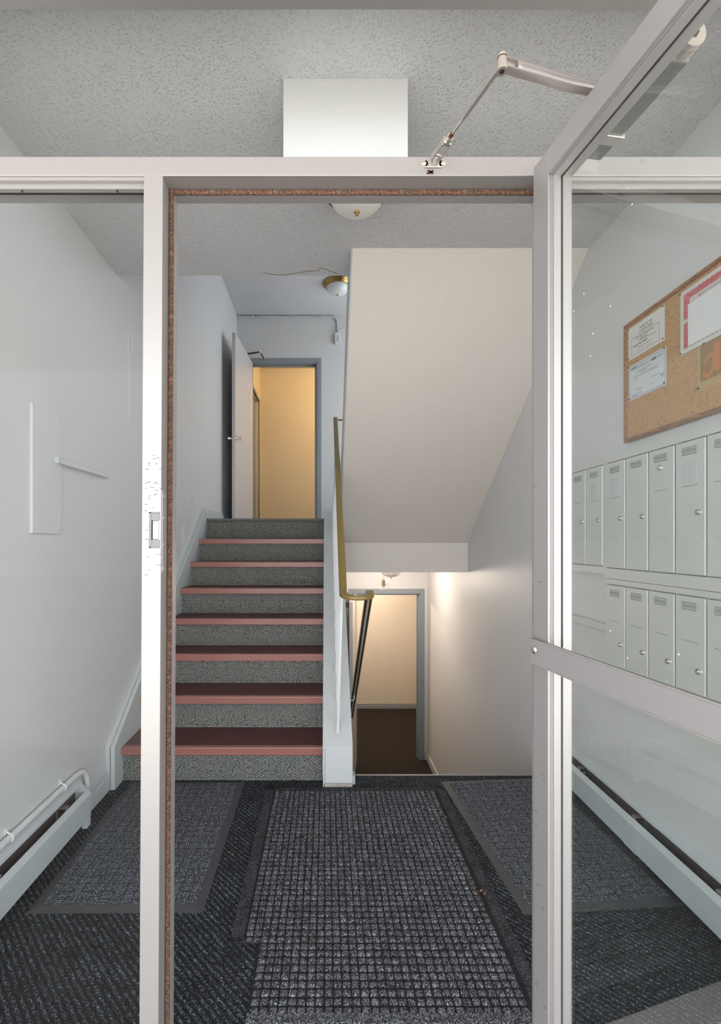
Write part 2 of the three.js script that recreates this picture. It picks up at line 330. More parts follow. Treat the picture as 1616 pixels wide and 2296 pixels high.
// ------------------------------------------------------------------ entrance frame
{
  const g = thing('storefront_frame', 'pale aluminium entrance frame with header bar, mullions and fixed panes', 'door frame', [0, 0, F0]);
  const HB = EYE + .8425, HT = EYE + .8865, HEADB = EYE + 1.308, ML0 = -.4177, ML1 = -.3737, JR0 = .517, JR1 = .561;
  const lean = geo => { geo.applyMatrix4(new THREE.Matrix4().makeTranslation(0, -HB, 0)); geo.applyMatrix4(new THREE.Matrix4().makeRotationZ(-.0052)); geo.applyMatrix4(new THREE.Matrix4().makeTranslation(0, HB, 0)); return geo; };
  part('header', bx(WL, WR, HB, HT, F0, F1, .0015), M.alum, g);
  part('head', bx(WL, WR, HEADB, CEIL, F0, F1, .0015), M.alum, g);
  const mul = part('mullion', lean(bx(ML0, ML1, .0, HB, F0, F1, .0015)), M.alum, g);
  part('jamb', bx(JR0, JR1, 0, HB, F0, F1, .0015), M.alum, g);
  part('jamb', bx(WL, WL + .044, 0, HEADB, F0, F1, .0015), M.alum, g);
  part('jamb', bx(WR - .044, WR, 0, HEADB, F0, F1, .0015), M.alum, g);
  part('sill', [bx(WL, ML0 - .008, 0, .05, F0, F1, .0015)], M.alum, g);
  part('sill', [bx(JR1, WR, 0, .05, F0, F1, .0015)], M.alum, g);
  part('threshold', [bx(ML1 - .01, JR0, 0, .012, F0 + .005, F1 + .02, .004)], M.threshold, g);
  part('door_stop', [bx(ML1, JR0, HB - .012, HB, 1.127, F1 - .003), lean(bx(ML1, ML1 + .012, .012, HB, 1.127, F1 - .003)), bx(JR0 - .012, JR0, .012, HB, 1.127, F1 - .003)], M.alumdark, g);
  // fuzzy pile strip along the stop
  part('weatherstrip', [bx(ML1 + .001, JR0 - .001, HB - .0125, HB - .0005, 1.119, 1.1268, .004)], M.pile, g, { label: 'rust brown fuzzy weatherstrip' });
  part('weatherstrip', [lean(bx(ML1 + .0005, ML1 + .012, .012, HB - .013, 1.119, 1.1268, .004))], M.pile, g, { label: 'rust brown fuzzy weatherstrip' });
  // glazing stops and panes
  const gl = (x0, x1, y0, y1, nm) => {
    const stp = .020, th = .0165;
    part('glazing_stop', [bx(x0, x1, y1 - stp, y1, 1.094, 1.106), bx(x0, x1, y1 - .008, y1, F0 + .004, 1.096)], M.alum, g);
    part('glazing_stop', [bx(x0, x1, y0, y0 + stp, 1.094, 1.106)], M.alum, g);
    part('glazing_gasket', bx(x0, x1, y1 - stp - .0008, y1 - .004, 1.1062, 1.1112), M.gasket, g);
    part('glazing_gasket', bx(x0, x1, y0, y0 + stp - .003, 1.1062, 1.1112), M.gasket, g);
    part('pane', bx(x0, x1, y0 + .004, y1 - .004, 1.1115, 1.1175), M.paneglass, g);
    part('glazing_stop', [bx(x0, x1, y1 - .012, y1, 1.1178, F1 - .004)], M.alum, g);
  };
  gl(WL + .044, ML0, .05, HB); gl(JR1, WR - .044, .05, HB); 
  part('pane', bx(WL + .044, WR - .044, HT, HEADB, 1.1115, 1.1165), M.paneglass, g);
  // electric strike let into the mullion
  const y0 = fy(1231, F0), y1 = fy(1150, F0), X0 = fx(338.5, F0), X1 = ML1 - .0035;
  const es = part('electric_strike', [lean(bx(X0, X0 + .006, y0, y1, F0 - .003, F0 + .01, .001)), lean(bx(X0, X1, y1 - .004, y1, F0 - .003, F0 + .01, .001)), lean(bx(X0, X1, y0, y0 + .004, F0 - .003, F0 + .01, .001)), lean(bx(X0 + .006, X1 + .0005, y1 - .019, y1 - .004, F0 - .002, F0 + .01)), lean(bx(X0 + .006, X1 + .0005, y0 + .004, y0 + .019, F0 - .002, F0 + .01))], M.strike, g, { label: 'grey electric strike in the mullion' });
  part('keeper', lean(bx(X0 + .0085, X1 - .001, y0 + .0195, y1 - .0195, F0 - .0035, F0 + .012, .003)), M.steel, es);
  part('strike_recess', lean(bx(X0 + .006, X0 + .0085, y0 + .019, y1 - .019, F0 - .001, F0 + .004)), M.gasket, es);
  part('faceplate', [lean(bx(ML1, ML1 + .0016, y0 - .055, y1 + .05, F0 + .006, 1.112))], M.alumdark, g);
  for (const yy of [y0 + .011, y1 - .011, y1 + .04, y0 - .045]) part('screw', cyl(V(ML1 - .002 - (HB - yy) * .0052, yy, F0 + .014), V(ML1 + .003 - (HB - yy) * .0052, yy, F0 + .014), .0034), M.steel, g);
  // scratches on the mullion face
  const r = rng(5), sc = [];
  for (let k = 0; k < 34; k++) { const yy = fy(1010 + 300 * r(), F0), xx = fx(326 + 34 * r(), F0) - .0035, a = (r() - .5) * .8, L = .003 + .013 * r() * r(); if (yy < y1 + .004 && yy > y0 - .004 && xx > X0 - .004) continue; sc.push(barBetween(V(xx, yy, F0 - .0001), V(xx + L * Math.cos(a), yy + L * Math.sin(a), F0 - .0001), .0009 + .0011 * r(), .001)); }
  part('scratch', sc, M.scratch, g, { kind: 'stuff' });
  for (const px of [50, 263]) part('screw', cyl(V(fx(px, 1.1), HB - .018, 1.0995), V(fx(px, 1.1), HB - .0225, 1.0995), .002), M.gasket, g);
  part('rust_stain', [0, 1, 2, 3, 4, 5, 6, 7, 8].map(k => { const q = new THREE.CircleGeometry(.0018 + .0012 * r(), 8); q.scale(1 + r(), 1, 1); q.translate(fx(955 + 16 * r(), F0), fy(383 + 6 * r(), F0), -F0 + .0004); return q; }), M.rust, g, { kind: 'stuff' });
}

// ------------------------------------------------------------------ entrance door, standing open
const DT = .0554, DW = .9, DB = .012, DTOP = EYE + .835, doorTurn = -Math.acos(.146);
function hung(o) { o.position.set(.463, 0, -1.05); o.rotation.y = doorTurn; return o; }
{
  const g = new THREE.Group(); g.name = 'door_1'; scene.add(g); hung(g);
  g.userData = { kind: 'structure', label: 'open glass entrance door with narrow aluminium stiles and a push bar' };
  const st = .054, G0 = -.030, G1 = -.026;     // glass between G0 and G1 (local z)
  const rail = (x0, x1, y0, y1) => lb(x0, x1, y0, y1, -DT, 0, .0015);
  part('hinge_stile', rail(0, st, DB, DTOP), M.alum, g);
  part('lock_stile', rail(DW - st, DW, DB, DTOP), M.alum, g);
  part('top_rail', rail(st, DW - st, DTOP - st, DTOP), M.alum, g);
  part('bottom_rail', rail(st, DW - st, DB, DB + .1), M.alum, g);
  const a = st, b = DW - st, c = DB + .1, e = DTOP - st;
  const ring = (o, w, z0, z1) => [lb(a + o, a + o + w, c + o, e - o, z0, z1), lb(b - o - w, b - o, c + o, e - o, z0, z1), lb(a + o, b - o, e - o - w, e - o, z0, z1), lb(a + o, b - o, c + o, c + o + w, z0, z1)];
  part('glazing_stop', [...ring(-.003, .009, -.0255, -.0095), ...ring(-.003, .0055, -.0095, -.006)], M.alum, g);
  part('glazing_stop', ring(-.003, .009, -.050, -.0305), M.alum, g);
  part('glazing_gasket', ring(-.002, .0045, -.0308, -.0252), M.gasket, g);
  part('pane', lb(a, b, c, e, G0, G1), M.glass, g);
  const by0 = EYE - .266, by1 = EYE - .211;
  const pb = part('push_bar', [lb(.004, DW - .02, by0, by1, .0035, .0105, .0025), lb(.004, DW - .02, by1 - .004, by1, .0015, .012, .0015), lb(.004, DW - .02, by0, by0 + .004, .0015, .012, .0015)], M.alumdark, g);
  for (const x of [.022, DW - .04]) part('bolt', (() => { const q = new THREE.SphereGeometry(.0095, 18, 10, 0, 6.3, 0, 1.35); q.scale(1, .6, 1); q.rotateX(Math.PI / 2); q.translate(x, by1 - .022, .0105); return q; })(), M.chrome, pb);
  const sc = []; const r = rng(77);
  for (let k = 0; k < 14; k++) { const y = .15 + 1.3 * r(), x = .004 + .04 * r(); sc.push(lb(x, x + .003 + .008 * r(), y, y + .0008 + .0008 * r(), -.0004, .0003)); }
  part('scratch', sc, M.scratch, g, { kind: 'stuff' });
  for (const [x, y] of [[.10, EYE + .47], [.13, EYE + .49], [.155, EYE + .40], [.148, EYE + .36], [.2, EYE + .43], [.24, EYE - .2], [.2, EYE - .16], [.34, EYE - .17], [.25, EYE + .58]]) part('paint_speck', (() => { const q = new THREE.SphereGeometry(.0016, 8, 6); q.scale(1, 1, .3); q.translate(x, y, G1 + .0004); return q; })(), M.white, g);
}
// closer with folding arm
{
  const g = new THREE.Group(); g.name = numbered('door_closer'); scene.add(g); hung(g);
  g.userData = { label: 'dark cylinder door closer with folding steel arm fixed to the header bar', category: 'door closer' };
  const yB = EYE + .793, yT = yB + .052, z0 = -.0975, z1 = -DT - .0005;
  part('body', [lb(.085, .292, yB, yT, z0, z1, .006)], M.closer, g);
  const cc = new THREE.Vector3(0, (yB + yT) / 2, (z0 + z1) / 2 - .002);
  const cp = part('end_cap', [cyl(new THREE.Vector3(.29, cc.y, cc.z), new THREE.Vector3(.302, cc.y, cc.z), .0255, .0255, 32), cyl(new THREE.Vector3(.301, cc.y, cc.z), new THREE.Vector3(.306, cc.y, cc.z), .022, .022, 32), cyl(new THREE.Vector3(.305, cc.y, cc.z), new THREE.Vector3(.313, cc.y, cc.z), .0255, .0245, 32)], M.steel, g, { label: 'pale steel end cap with a hexagon socket' });
  part('hex_socket', cyl(new THREE.Vector3(.3122, cc.y, cc.z), new THREE.Vector3(.3136, cc.y, cc.z), .012, .012, 6), M.darkmetal, cp);
  part('bracket', lb(.128, .15, yB - .005, yB + .012, z0 - .002, z1 + .01, .002), M.steel, g);
  // arm, in world coordinates turned into the door's own
  g.updateMatrixWorld(true); const inv = g.matrixWorld.clone().invert(), L = geo => { geo.applyMatrix4(inv); return geo; };
  const E = V(.319, EYE + .866, .852), SP = V(.585, EYE + .866, .909), B = V(.2455, EYE + .866, 1.062);
  part('spindle', L(cyl(V(.585, yT - .004, .909), V(.585, EYE + .878, .909), .012)), M.steel, g);
  const mid = E.clone().lerp(SP, .55); mid.y += .0; mid.z -= .006;
  const path = new THREE.CatmullRomCurve3([E, E.clone().lerp(SP, .28).add(new THREE.Vector3(0, 0, -.003)), mid, SP]);
  const am = part('main_arm', [L(sweep(path, [[-.0035, .007], [.0035, .007], [.0035, .0085], [-.0035, .0085]].map(([a, b]) => [a * 2.2, b]), 24)), L(sweep(path, [[-.007, -.008], [-.004, -.008], [-.004, .0085], [-.007, .0085]], 24)), L(sweep(path, [[-.007, -.0085], [.0077, -.0085], [.0077, -.006], [-.007, -.006]], 24))], M.steel, g);
  part('arm_web', L(sweep(path, [[-.004, -.006], [.004, -.006], [.004, .007], [-.004, .007]], 24, .12, 1)), M.alumdark, am);
  part('elbow_pin', [L(cyl(E.clone().add(new THREE.Vector3(0, -.013, 0)), E.clone().add(new THREE.Vector3(0, .011, 0)), .0095, .0078)), L(cyl(E.clone().add(new THREE.Vector3(0, .011, 0)), E.clone().add(new THREE.Vector3(0, .017, 0)), .0062, .007))], M.steel, g);
  part('pin_groove', L(cyl(E.clone().add(new THREE.Vector3(0, .0105, 0)), E.clone().add(new THREE.Vector3(0, .0122, 0)), .0082, .0082)), M.rust, g);
  part('pin_socket', L(cyl(E.clone().add(new THREE.Vector3(0, -.0136, 0)), E.clone().add(new THREE.Vector3(0, -.0128, 0)), .005, .005, 6)), M.darkmetal, g);
  const q = t => E.clone().lerp(B, t);
  part('forearm_rod', [L(barBetween(q(.02), q(.52), .0065, .0065)), L(cyl(q(.5), q(.74), .0036))], M.steel, g);
  part('rod_thread', L(cyl(q(.68), q(.76), .0043)), M.rust, g, { label: 'rusty threaded end' });
  const dir = B.clone().sub(E).normalize(), side = new THREE.Vector3().crossVectors(dir, new THREE.Vector3(0, 1, 0)).normalize();
  const off = (v, s) => v.clone().addScaledVector(side, s);
  part('yoke', [L(cyl(q(.72), q(.765), .0075, .0085)), L(barBetween(q(.76), q(.80), .019, .016, undefined, .002)), L(barBetween(off(q(.79), .0085), off(q(1), .0085), .0035, .014, undefined, .001)), L(barBetween(off(q(.79), -.0085), off(q(1), -.0085), .0035, .014, undefined, .001)), L(cyl(off(q(.945), .0085), off(q(.945), -.0085), .004))], M.steel, g);
  const fpx = px => fx(px, F0), Y = fy(369, F0);
  const sh = part('frame_shoe', [L(bx(fpx(951), fpx(991), Y - .0088, Y + .0088, F0 - .004, F0 - .0002, .002)), L(cyl(V(fpx(950), Y, F0 - .004), V(fpx(950), Y, F0 - .0002), .0088)), L(cyl(V(fpx(992), Y, F0 - .004), V(fpx(992), Y, F0 - .0002), .0088)), L(barBetween(V(fpx(966), Y + .002, F0 - .002), V(fpx(966), Y + .003, F0 - .022), .004, .014, undefined, .001)), L(barBetween(V(fpx(980), Y + .002, F0 - .002), V(fpx(980), Y + .003, F0 - .022), .004, .014, undefined, .001))], M.steel, g);
  for (const px of [950, 973, 992]) part('screw', (() => { const s = new THREE.SphereGeometry(.0055, 14, 8, 0, 6.3, 0, 1.4); s.scale(1, .55, 1); s.rotateX(Math.PI / 2); s.translate(fpx(px), Y, -F0 + (px === 973 ? .0235 : .004)); return L(s); })(), M.chrome, sh);
}

// ------------------------------------------------------------------ stairs
const nose = i => 2.54 + .26 * (i - 1);
{
  const g = thing('staircase', 'carpeted staircase going up with brown ribbed rubber treads', 'stairs', [-.56, 0, 2.54]);
  const x0 = -1.104, x1 = -.0165;
  for (let i = 1; i <= 8; i++) part('riser', bx(x0, x1, .19 * (i - 1), .19 * i - (i < 8 ? .02 : .012), nose(i) + .026, nose(i) + .05), i < 6 ? M.riser : M.riser, g);
  for (let i = 1; i <= 7; i++) {
    const t = part('tread', bx(x0, x1, .19 * i - .03, .19 * i - .0005, nose(i) + .012, nose(i) + .286), M.tread, g);
    const y = .19 * i, d = nose(i), lip = [[d + .03, y], [d + .004, y], [d + .0012, y - .0012], [d, y - .004], [d, y - .04], [d + .0015, y - .0435], [d + .004, y - .044], [d + .022, y - .044], [d + .022, y - .03], [d + .03, y - .03]];
    part('nosing', prism(lip, x0, x1), M.nosing, t, { label: 'paler worn rubber nosing' });
  }
  const d = 4.36, y = UP_F + .001, roll = []; for (let k = 0; k <= 8; k++) { const a = Math.PI * k / 8; roll.push([d + .014 - .014 * Math.sin(a), y - .014 + .014 * Math.cos(a)]); }
  part('carpet_nosing', prism([[d + .06, y], ...roll, [d + .06, y - .028]], x0 + .0, x1), M.landing, g);
  // closed stringer on the wall side, built of two boards
  const top = (dd, o) => .221 + o + SL * (dd - 2.462);
  for (const [a, b, o, s] of [[WL, -1.129, .006, 0], [-1.127, -1.105, 0, .004]]) part('stringer_board', prism([[2.462 + s, 0], [2.462 + s, top(2.462 + s, o)], [4.345, top(4.345, o)], [4.385, top(4.345, o) - .01], [4.385, 1.3], [2.9, 0]], a, b), M.trim, g);
  part('groove_strip', prism([[2.464, 0], [2.464, top(2.464, -.002)], [4.345, top(4.345, -.002)], [4.345, 1.3], [2.9, 0]], -1.1292, -1.1268), M.heaterdark, g);
}
// handrail with balusters
{
  const g = thing('handrail', 'olive brown handrail on white balusters, turning back down the lower stairs', 'handrail', [.093, .25, 2.5]);
  const hr = d => 1.04 + SL * (d - 2.5), lo = d => 1.04 - SL * (d - 2.5);
  const pts = [V(.093, hr(4.476), 4.476), V(.093, hr(3.8), 3.8), V(.093, hr(3.1), 3.1), V(.093, hr(2.6), 2.6), V(.093, hr(2.5) + .004, 2.5), V(.094, 1.032, 2.44), V(.108, 1.024, 2.395), V(.135, 1.021, 2.378), V(.163, 1.02, 2.374), V(.191, 1.021, 2.378), V(.218, 1.024, 2.395), V(.231, 1.03, 2.44), V(.232, lo(2.5) - .006, 2.5), V(.232, lo(2.6), 2.6), V(.232, lo(3.2), 3.2), V(.232, lo(3.8), 3.8), V(.232, lo(4.35), 4.35)];
  const path = new THREE.CatmullRomCurve3(pts, false, 'centripetal', .5); path.arcLengthDivisions = 2000;
  const prof = []; for (let k = 0; k <= 14; k++) { const a = Math.PI * k / 14; prof.push([-.021 * Math.sign(Math.cos(a)) * Math.pow(Math.abs(Math.cos(a)), .45), -.003 + .013 * Math.pow(Math.sin(a), .6)]); }
  prof.push([.021, -.012], [.0165, -.014], [.0155, -.009], [-.0155, -.009], [-.0165, -.014], [-.021, -.012]);
  part('grip', sweep(path, prof.reverse(), 260), M.rail, g);
  part('channel', sweep(path, [[-.0155, -.0088], [.0155, -.0088], [.0155, -.0125], [-.0155, -.0125]].reverse(), 260, .002, .998), M.raildark, g);
  let tl = .5; for (let t = .45; t < .75; t += .001) { const p = path.getPointAt(t); if (p.x > .231 && -p.z > 2.53) { tl = t; break; } }
  part('core_bar', sweep(path, [[-.0065, -.0124], [.0065, -.0124], [.0065, -.0165], [-.0065, -.0165]].reverse(), 80, tl, .985), M.oldwhite, g, { label: 'chipped white steel bar under the grip' });
  const cap = d => .212 + SL * (d - 2.495) + .003;
  part('core_bar', barBetween(V(.093, hr(2.56) - .016, 2.56), V(.093, hr(4.42) - .016, 4.42), .012, .006), M.white, g);
  for (let k = 0; k < 12; k++) { const d = 2.57 + .152 * k; part('baluster', barBetween(V(.0657, cap(d) - .002, d), V(.0905, hr(d) - .014, d), .0135, .0135, new THREE.Vector3(0, 0, 1)), M.white, g); }
  const pl = part('base_plate', barBetween(V(.0657, cap(2.535) + .001, 2.535), V(.0657, cap(2.615) + .001, 2.615), .04, .004, undefined, .001), M.divider, g);
  part('weld_foot', barBetween(V(.0657, cap(2.556) + .002, 2.556), V(.0665, cap(2.57) + .012, 2.568), .022, .012, new THREE.Vector3(0, 0, 1), .002), M.divider, pl);
  for (const s of [-.009, .009]) part('screw', cyl(V(.0657 + s, cap(2.542) + .002, 2.543), V(.0657 + s, cap(2.542) + .0045, 2.541), .003), M.steel, pl);
  part('end_bracket', [cyl(V(.1, hr(4.45) - .008, 4.45), V(.185, hr(4.45) - .008, 4.45), .0075), cyl(V(.185, UP_F, 4.45), V(.185, hr(4.45) + .01, 4.45), .011)], M.brass, g);
  const bd = 3.82, by = lo(bd) - .03;
  part('wall_bracket', [tube([V(.141, by - .03, bd), V(.2, by - .03, bd), V(.224, by - .026, bd), V(.23, by - .008, bd), V(.231, by + .016, bd)], .0065, 30), cyl(V(.141, by - .03, bd), V(.148, by - .03, bd), .018)], M.white, g);
}

// ------------------------------------------------------------------ floor mats
const mc = (px, py) => { const d = EYE * F / (py - PY); return [(px - PX) * d / F, d]; };
function borderedMat(label, cx, cd, w, l, turn) {
  const g = new THREE.Group(); g.name = numbered('door_mat'); g.position.set(cx, 0, -cd); g.rotation.y = turn; scene.add(g);
  g.userData = { label, category: 'mat' };
  const b = .032, W = w / 2, Lh = l / 2, h = .0075;
  const edge = (p, q, pi, qi) => {             // bevelled border strip with mitred ends: outer p-q, inner pi-qi
    const o = [p, q, qi, pi], pos = [], v = (a, y) => [a[0], y, a[1]];
    const A = v(p, .0006), B = v(q, .0006), C = v(qi, h), D = v(pi, h), A0 = v(p, 0), B0 = v(q, 0), C0 = v(qi, 0), D0 = v(pi, 0);
    const quad = (a, b2, c, d2) => pos.push(...a, ...b2, ...c, ...a, ...c, ...d2);
    quad(A, B, C, D); quad(D0, C0, B0, A0); quad(A0, B0, B, A); quad(B0, C0, C, B); quad(C0, D0, D, C); quad(D0, A0, A, D);
    const geo = new THREE.BufferGeometry(); geo.setAttribute('position', new THREE.Float32BufferAttribute(pos, 3)); geo.computeVertexNormals(); return geo;
  };
  const O = [[-W, Lh], [W, Lh], [W, -Lh], [-W, -Lh]], I = [[-W + b, Lh - b], [W - b, Lh - b], [W - b, -Lh + b], [-W + b, -Lh + b]];
  for (let k = 0; k < 4; k++) part('rubber_border', edge(O[k], O[(k + 1) % 4], I[k], I[(k + 1) % 4]), M.rubber, g);
  part('pile_field', lb(-W + b, W - b, 0, h + .0015, -Lh + b, Lh - b), M.basket, g);
  return g;
}
borderedMat('dark grey basket weave mat with rubber border under the left heater, touching the stairs', -.742, 2.098, .615, .905, .008);
borderedMat('dark grey basket weave mat with rubber border lying askew by the mailbox wall heater', .957, 2.115, .60, .915, .07);
{
  const g = thing('waffle_mat', 'large charcoal waffle mat with a notched corner, running through the doorway', 'mat', [.16, 0, 1.9]);
  const A = [-.312, .622], far = 2.482, step = 1.518, near = 1.262, nx = -.217;
  part('backing', [bx(A[0], A[1], 0, .004, step, far), bx(nx, .607, 0, .004, near, step)], M.waffleback, g);
  // raised square nubs in rows
  const p = .0259, geos = [], r = rng(9), h = .0075;
  const nub = () => { const q = new THREE.PlaneGeometry(1, 1, 5, 5), a = q.attributes.position; for (let i = 0; i < a.count; i++) { const x = a.getX(i) * 2, y = a.getY(i) * 2, e = Math.max(0, 1 - Math.pow(Math.abs(x), 3)) * Math.max(0, 1 - Math.pow(Math.abs(y), 3)); a.setZ(i, Math.pow(e, .5)); } q.rotateX(-Math.PI / 2); q.deleteAttribute('uv'); return q; };
  const proto = nub();
  for (let j = 0; j < 60; j++) for (let i = 0; i < 40; i++) {
    const x = A[0] + .062 + p * i + (r() - .5) * .001, d = far - .045 - p * j + (r() - .5) * .001;
    if (x > A[1] - .05 - (d < step ? .012 : 0) || d < near + .034 || (d < step + .012 && x < nx + .012)) continue;
    const q = proto.clone(); q.scale(p * (.95 + .04 * r()), h * (.8 + .35 * r()), p * (.9 + .04 * r())); q.translate(x, .002, -d); geos.push(q);
  }
  const gm = mergeGeometries(geos); gm.computeVertexNormals(); gm.userData.flat = true;
  part('pile_nubs', gm, M.waffle, g, { kind: 'stuff' });
  part('edge_band', [bx(A[0], A[0] + .044, 0, .0062, step, far, .003), bx(A[1] - .042, A[1], 0, .0062, step - .2, far, .003), bx(A[0], A[1], 0, .0062, far - .028, far, .003), bx(A[0], nx + .01, 0, .0062, step, step + .02, .003)], M.waffleedge, g);
  part('front_band', [bx(nx, .607, 0, .008, near, near + .03, .003)], M.waffle, g);
}
// bits of dry leaf and grit on the carpet and mats
{
  const r = rng(31), bits = [];
  for (const [px, py, s] of [[685, 1885, 7], [680, 1900, 4], [521, 1923, 8], [616, 1994, 5], [683, 1995, 5], [762, 2008, 5], [1078, 2005, 9], [1066, 2012, 9], [1086, 2012, 8], [760, 1895, 4], [1000, 1838, 6], [696, 2122, 5], [700, 2265, 6], [497, 2203, 6], [668, 1786, 4], [722, 1990, 3], [870, 2044, 4], [660, 2140, 5], [605, 1880, 3], [790, 1850, 4], [640, 1930, 4], [905, 1900, 4]]) {
    const [x, d] = mc(px, py), q = new THREE.SphereGeometry(s * d / F * .45, 7, 5); q.scale(1, .45, .6); q.rotateY(6 * r()); q.translate(x, .0135, -d); bits.push(q);
  }
  solid('leaf_crumbs', bits, M.leafbit, { kind: 'stuff', label: 'tiny dry leaf bits scattered over the mats', category: 'debris' });
}

// ------------------------------------------------------------------ baseboard heaters
function heater(side, d0, d1, label, splice) {
  const s = side, W = s < 0 ? WL : WR, X = t => W - s * t;        // t: distance out from the wall
  const g = thing('baseboard_heater', label, 'heater', [X(.035), 0, (d0 + d1) / 2]);
  const P = (poly) => { const q = prism(poly.map(([t, y]) => [t, y]), d0, d1); q.applyMatrix4(new THREE.Matrix4().set(0, 0, 0, 0, 0, 1, 0, 0, 0, 0, 0, 0, 0, 0, 0, 1)); return q; };
  const along = (poly, a, b) => {              // polygon of [t, y] extruded along depth
    const sh = new THREE.Shape(poly.map(([t, y]) => new THREE.Vector2(X(t), y))), q = new THREE.ExtrudeGeometry(sh, { depth: b - a, bevelEnabled: false }); q.translate(0, 0, -b); return q;
  };
  part('hood', along([[0, .215], [.028, .193], [.030, .183], [.027, .183], [.025, .190], [0, .207]], d0, d1), M.heater, g);
  part('back_plate', along([[0.0005, .02], [.003, .02], [.003, .208], [.0005, .208]], d0, d1), M.heaterdark, g);
  part('front_panel', along([[.07, .042], [.07, .143], [.0525, .161], [.0505, .1595], [.0675, .1415], [.0675, .044], [.06, .044], [.06, .042]], d0, d1), M.heater, g);
  for (const [a, b] of [[d0, d0 + .012], [d1 - .012, d1]]) part('end_cap', along([[0, .0], [.03, .0], [.03, .03], [.0695, .04], [.0695, .1425], [.052, .161], [.028, .192], [0, .2145]], a, b), M.heater, g);
  part('foot', [bx(X(.045), X(.069), 0, .045, s < 0 ? d1 - .035 : d0, s < 0 ? d1 : d0 + .035, .002)], M.heater, g);
  part('heating_tube', cyl(V(X(.036), .09, d0 + .02), V(X(.036), .09, d1 - .02), .011), M.copper, g);
  const fins = []; for (let d = d0 + .12; d < d1 - .16; d += .014) fins.push(bx(X(.012), X(.058), .062, .125, d, d + .0012));
  part('fins', fins, M.heaterdark, g, { kind: 'stuff' });
  for (let k = 0; k < 4; k++) { const d = d1 - .17 - .42 * k; if (d < d0 + .05) break; part('hanger_clip', [bx(X(.004), X(.05), .165, .17, d, d + .022, .001), bx(X(.044), X(.048), .12, .17, d, d + .022, .001), bx(X(.004), X(.008), .12, .185, d, d + .012)], M.steel, g); }
  if (splice) {
    part('splice_cover', [along([[.0715, .04], [.0715, .1438], [.0535, .1625], [.052, .161], [.07, .143], [.07, .04]], splice[0], splice[1]), along([[0, .2165], [.0285, .1945], [.0315, .182], [.03, .182], [.028, .193], [0, .2152]], splice[2], splice[3])], M.heater, g);
    part('valve', [cyl(V(X(.036), .09, d1 - .2), V(X(.036), .165, d1 - .2), .008), cyl(V(X(.036), .15, d1 - .2), V(X(.036), .168, d1 - .2), .0115)], M.chrome, g);
  }
  return g;
}
heater(-1, 1.19, 2.166, 'grey baseboard heater on the left wall below a white conduit');
heater(1, 1.19, 2.52, 'grey baseboard heater under the mailboxes with a splice cover', [1.888, 1.97, 1.83, 1.92]);
{ // white conduit above the left heater
  const g = thing('conduit', 'white conduit clipped to the wall above the left baseboard heater', 'conduit', [WL + .014, .2, 1.7]);
  part('pipe', tube([V(WL + .014, .236, 1.2), V(WL + .014, .236, 1.6), V(WL + .014, .236, 2.05), V(WL + .014, .236, 2.13), V(WL + .016, .228, 2.19), V(WL + .018, .195, 2.225), V(WL + .018, .13, 2.235), V(WL + .018, .08, 2.236)], .0125, 90, 12), M.white, g);
  for (const d of [1.69, 2.035]) part('clip', [tube([V(WL + .001, .262, d), V(WL + .012, .253, d), V(WL + .024, .247, d), V(WL + .029, .236, d), V(WL + .024, .224, d)], .0035, 24, 8), bx(WL, WL + .004, .248, .274, d - .008, d + .008, .0015), cyl(V(WL + .003, .264, d), V(WL + .009, .264, d), .004)], M.white, g);
}

// ------------------------------------------------------------------ left wall: access panel, rail, repairs
{
  const g = thing('access_panel', 'flat painted access panel screwed to the left wall', 'panel', [WL + .006, 1.334, 1.927]);
  part('cover', bx(WL, WL + .012, 1.334, 1.84, 1.827, 2.027, .002), M.wall, g);
  for (const d of [1.838, 2.017]) for (const y of [1.352, 1.587, 1.822]) part('screw', cyl(V(WL + .011, y, d), V(WL + .0135, y, d), .0045), M.trim, g);
}
{
  const g = thing('wall_channel', 'slim painted channel running along the left wall beside the access panel', 'channel', [WL + .015, 1.63, 2.2]);
  part('channel_body', bx(WL, WL + .028, 1.632, 1.654, 1.985, 2.44, .003), M.wall, g);
  part('end_cap', bx(WL, WL + .03, 1.63, 1.656, 1.975, 1.99, .003), M.trim, g);
}
{
  const r = rng(12), blob = (px, py, w, h, seed) => { // filler patch with an irregular outline on the left wall
    const d = -WL * F / (PX - px), y = fy(py, d), q = rng(seed), sh = new THREE.Shape(); const n = 14;
    for (let k = 0; k < n; k++) { const a = 2 * Math.PI * k / n, f = .72 + .5 * q(); k ? sh.lineTo(Math.cos(a) * w * f, Math.sin(a) * h * f) : sh.moveTo(w * f, 0); }
    const geo = new THREE.ExtrudeGeometry(sh, { depth: .0008, bevelEnabled: false }); geo.rotateY(Math.PI / 2); geo.translate(WL, y, -d); return geo;
  };
  const g = thing('filler_patch', 'pale filler dabs on the wall above the stair stringer', 'wall patch', [WL, 1.2, 3.7]);
  for (const [px, py, w, h, s] of [[410, 1196, .045, .095, 4], [419, 1124, .026, .05, 7], [440, 1121, .028, .06, 8]]) part('dab', blob(px, py, w, h, s), M.patch, g);
  const t = thing('paint_drips', 'thin dried paint drips on the left wall near the mullion', 'paint drips', [WL, 1.9, 2.7]);
  for (const [px, y0, y1] of [[283, 735, 800], [289, 735, 945], [296, 738, 790]]) { const d = -WL * F / (PX - px); part('drip', [tube([V(WL + .0002, fy(y0, d), d), V(WL + .0002, fy((y0 + y1) / 2, d), d + .004), V(WL + .0002, fy(y1, d), d + .003)], .0022, 20, 6)], M.patch, t); }
}
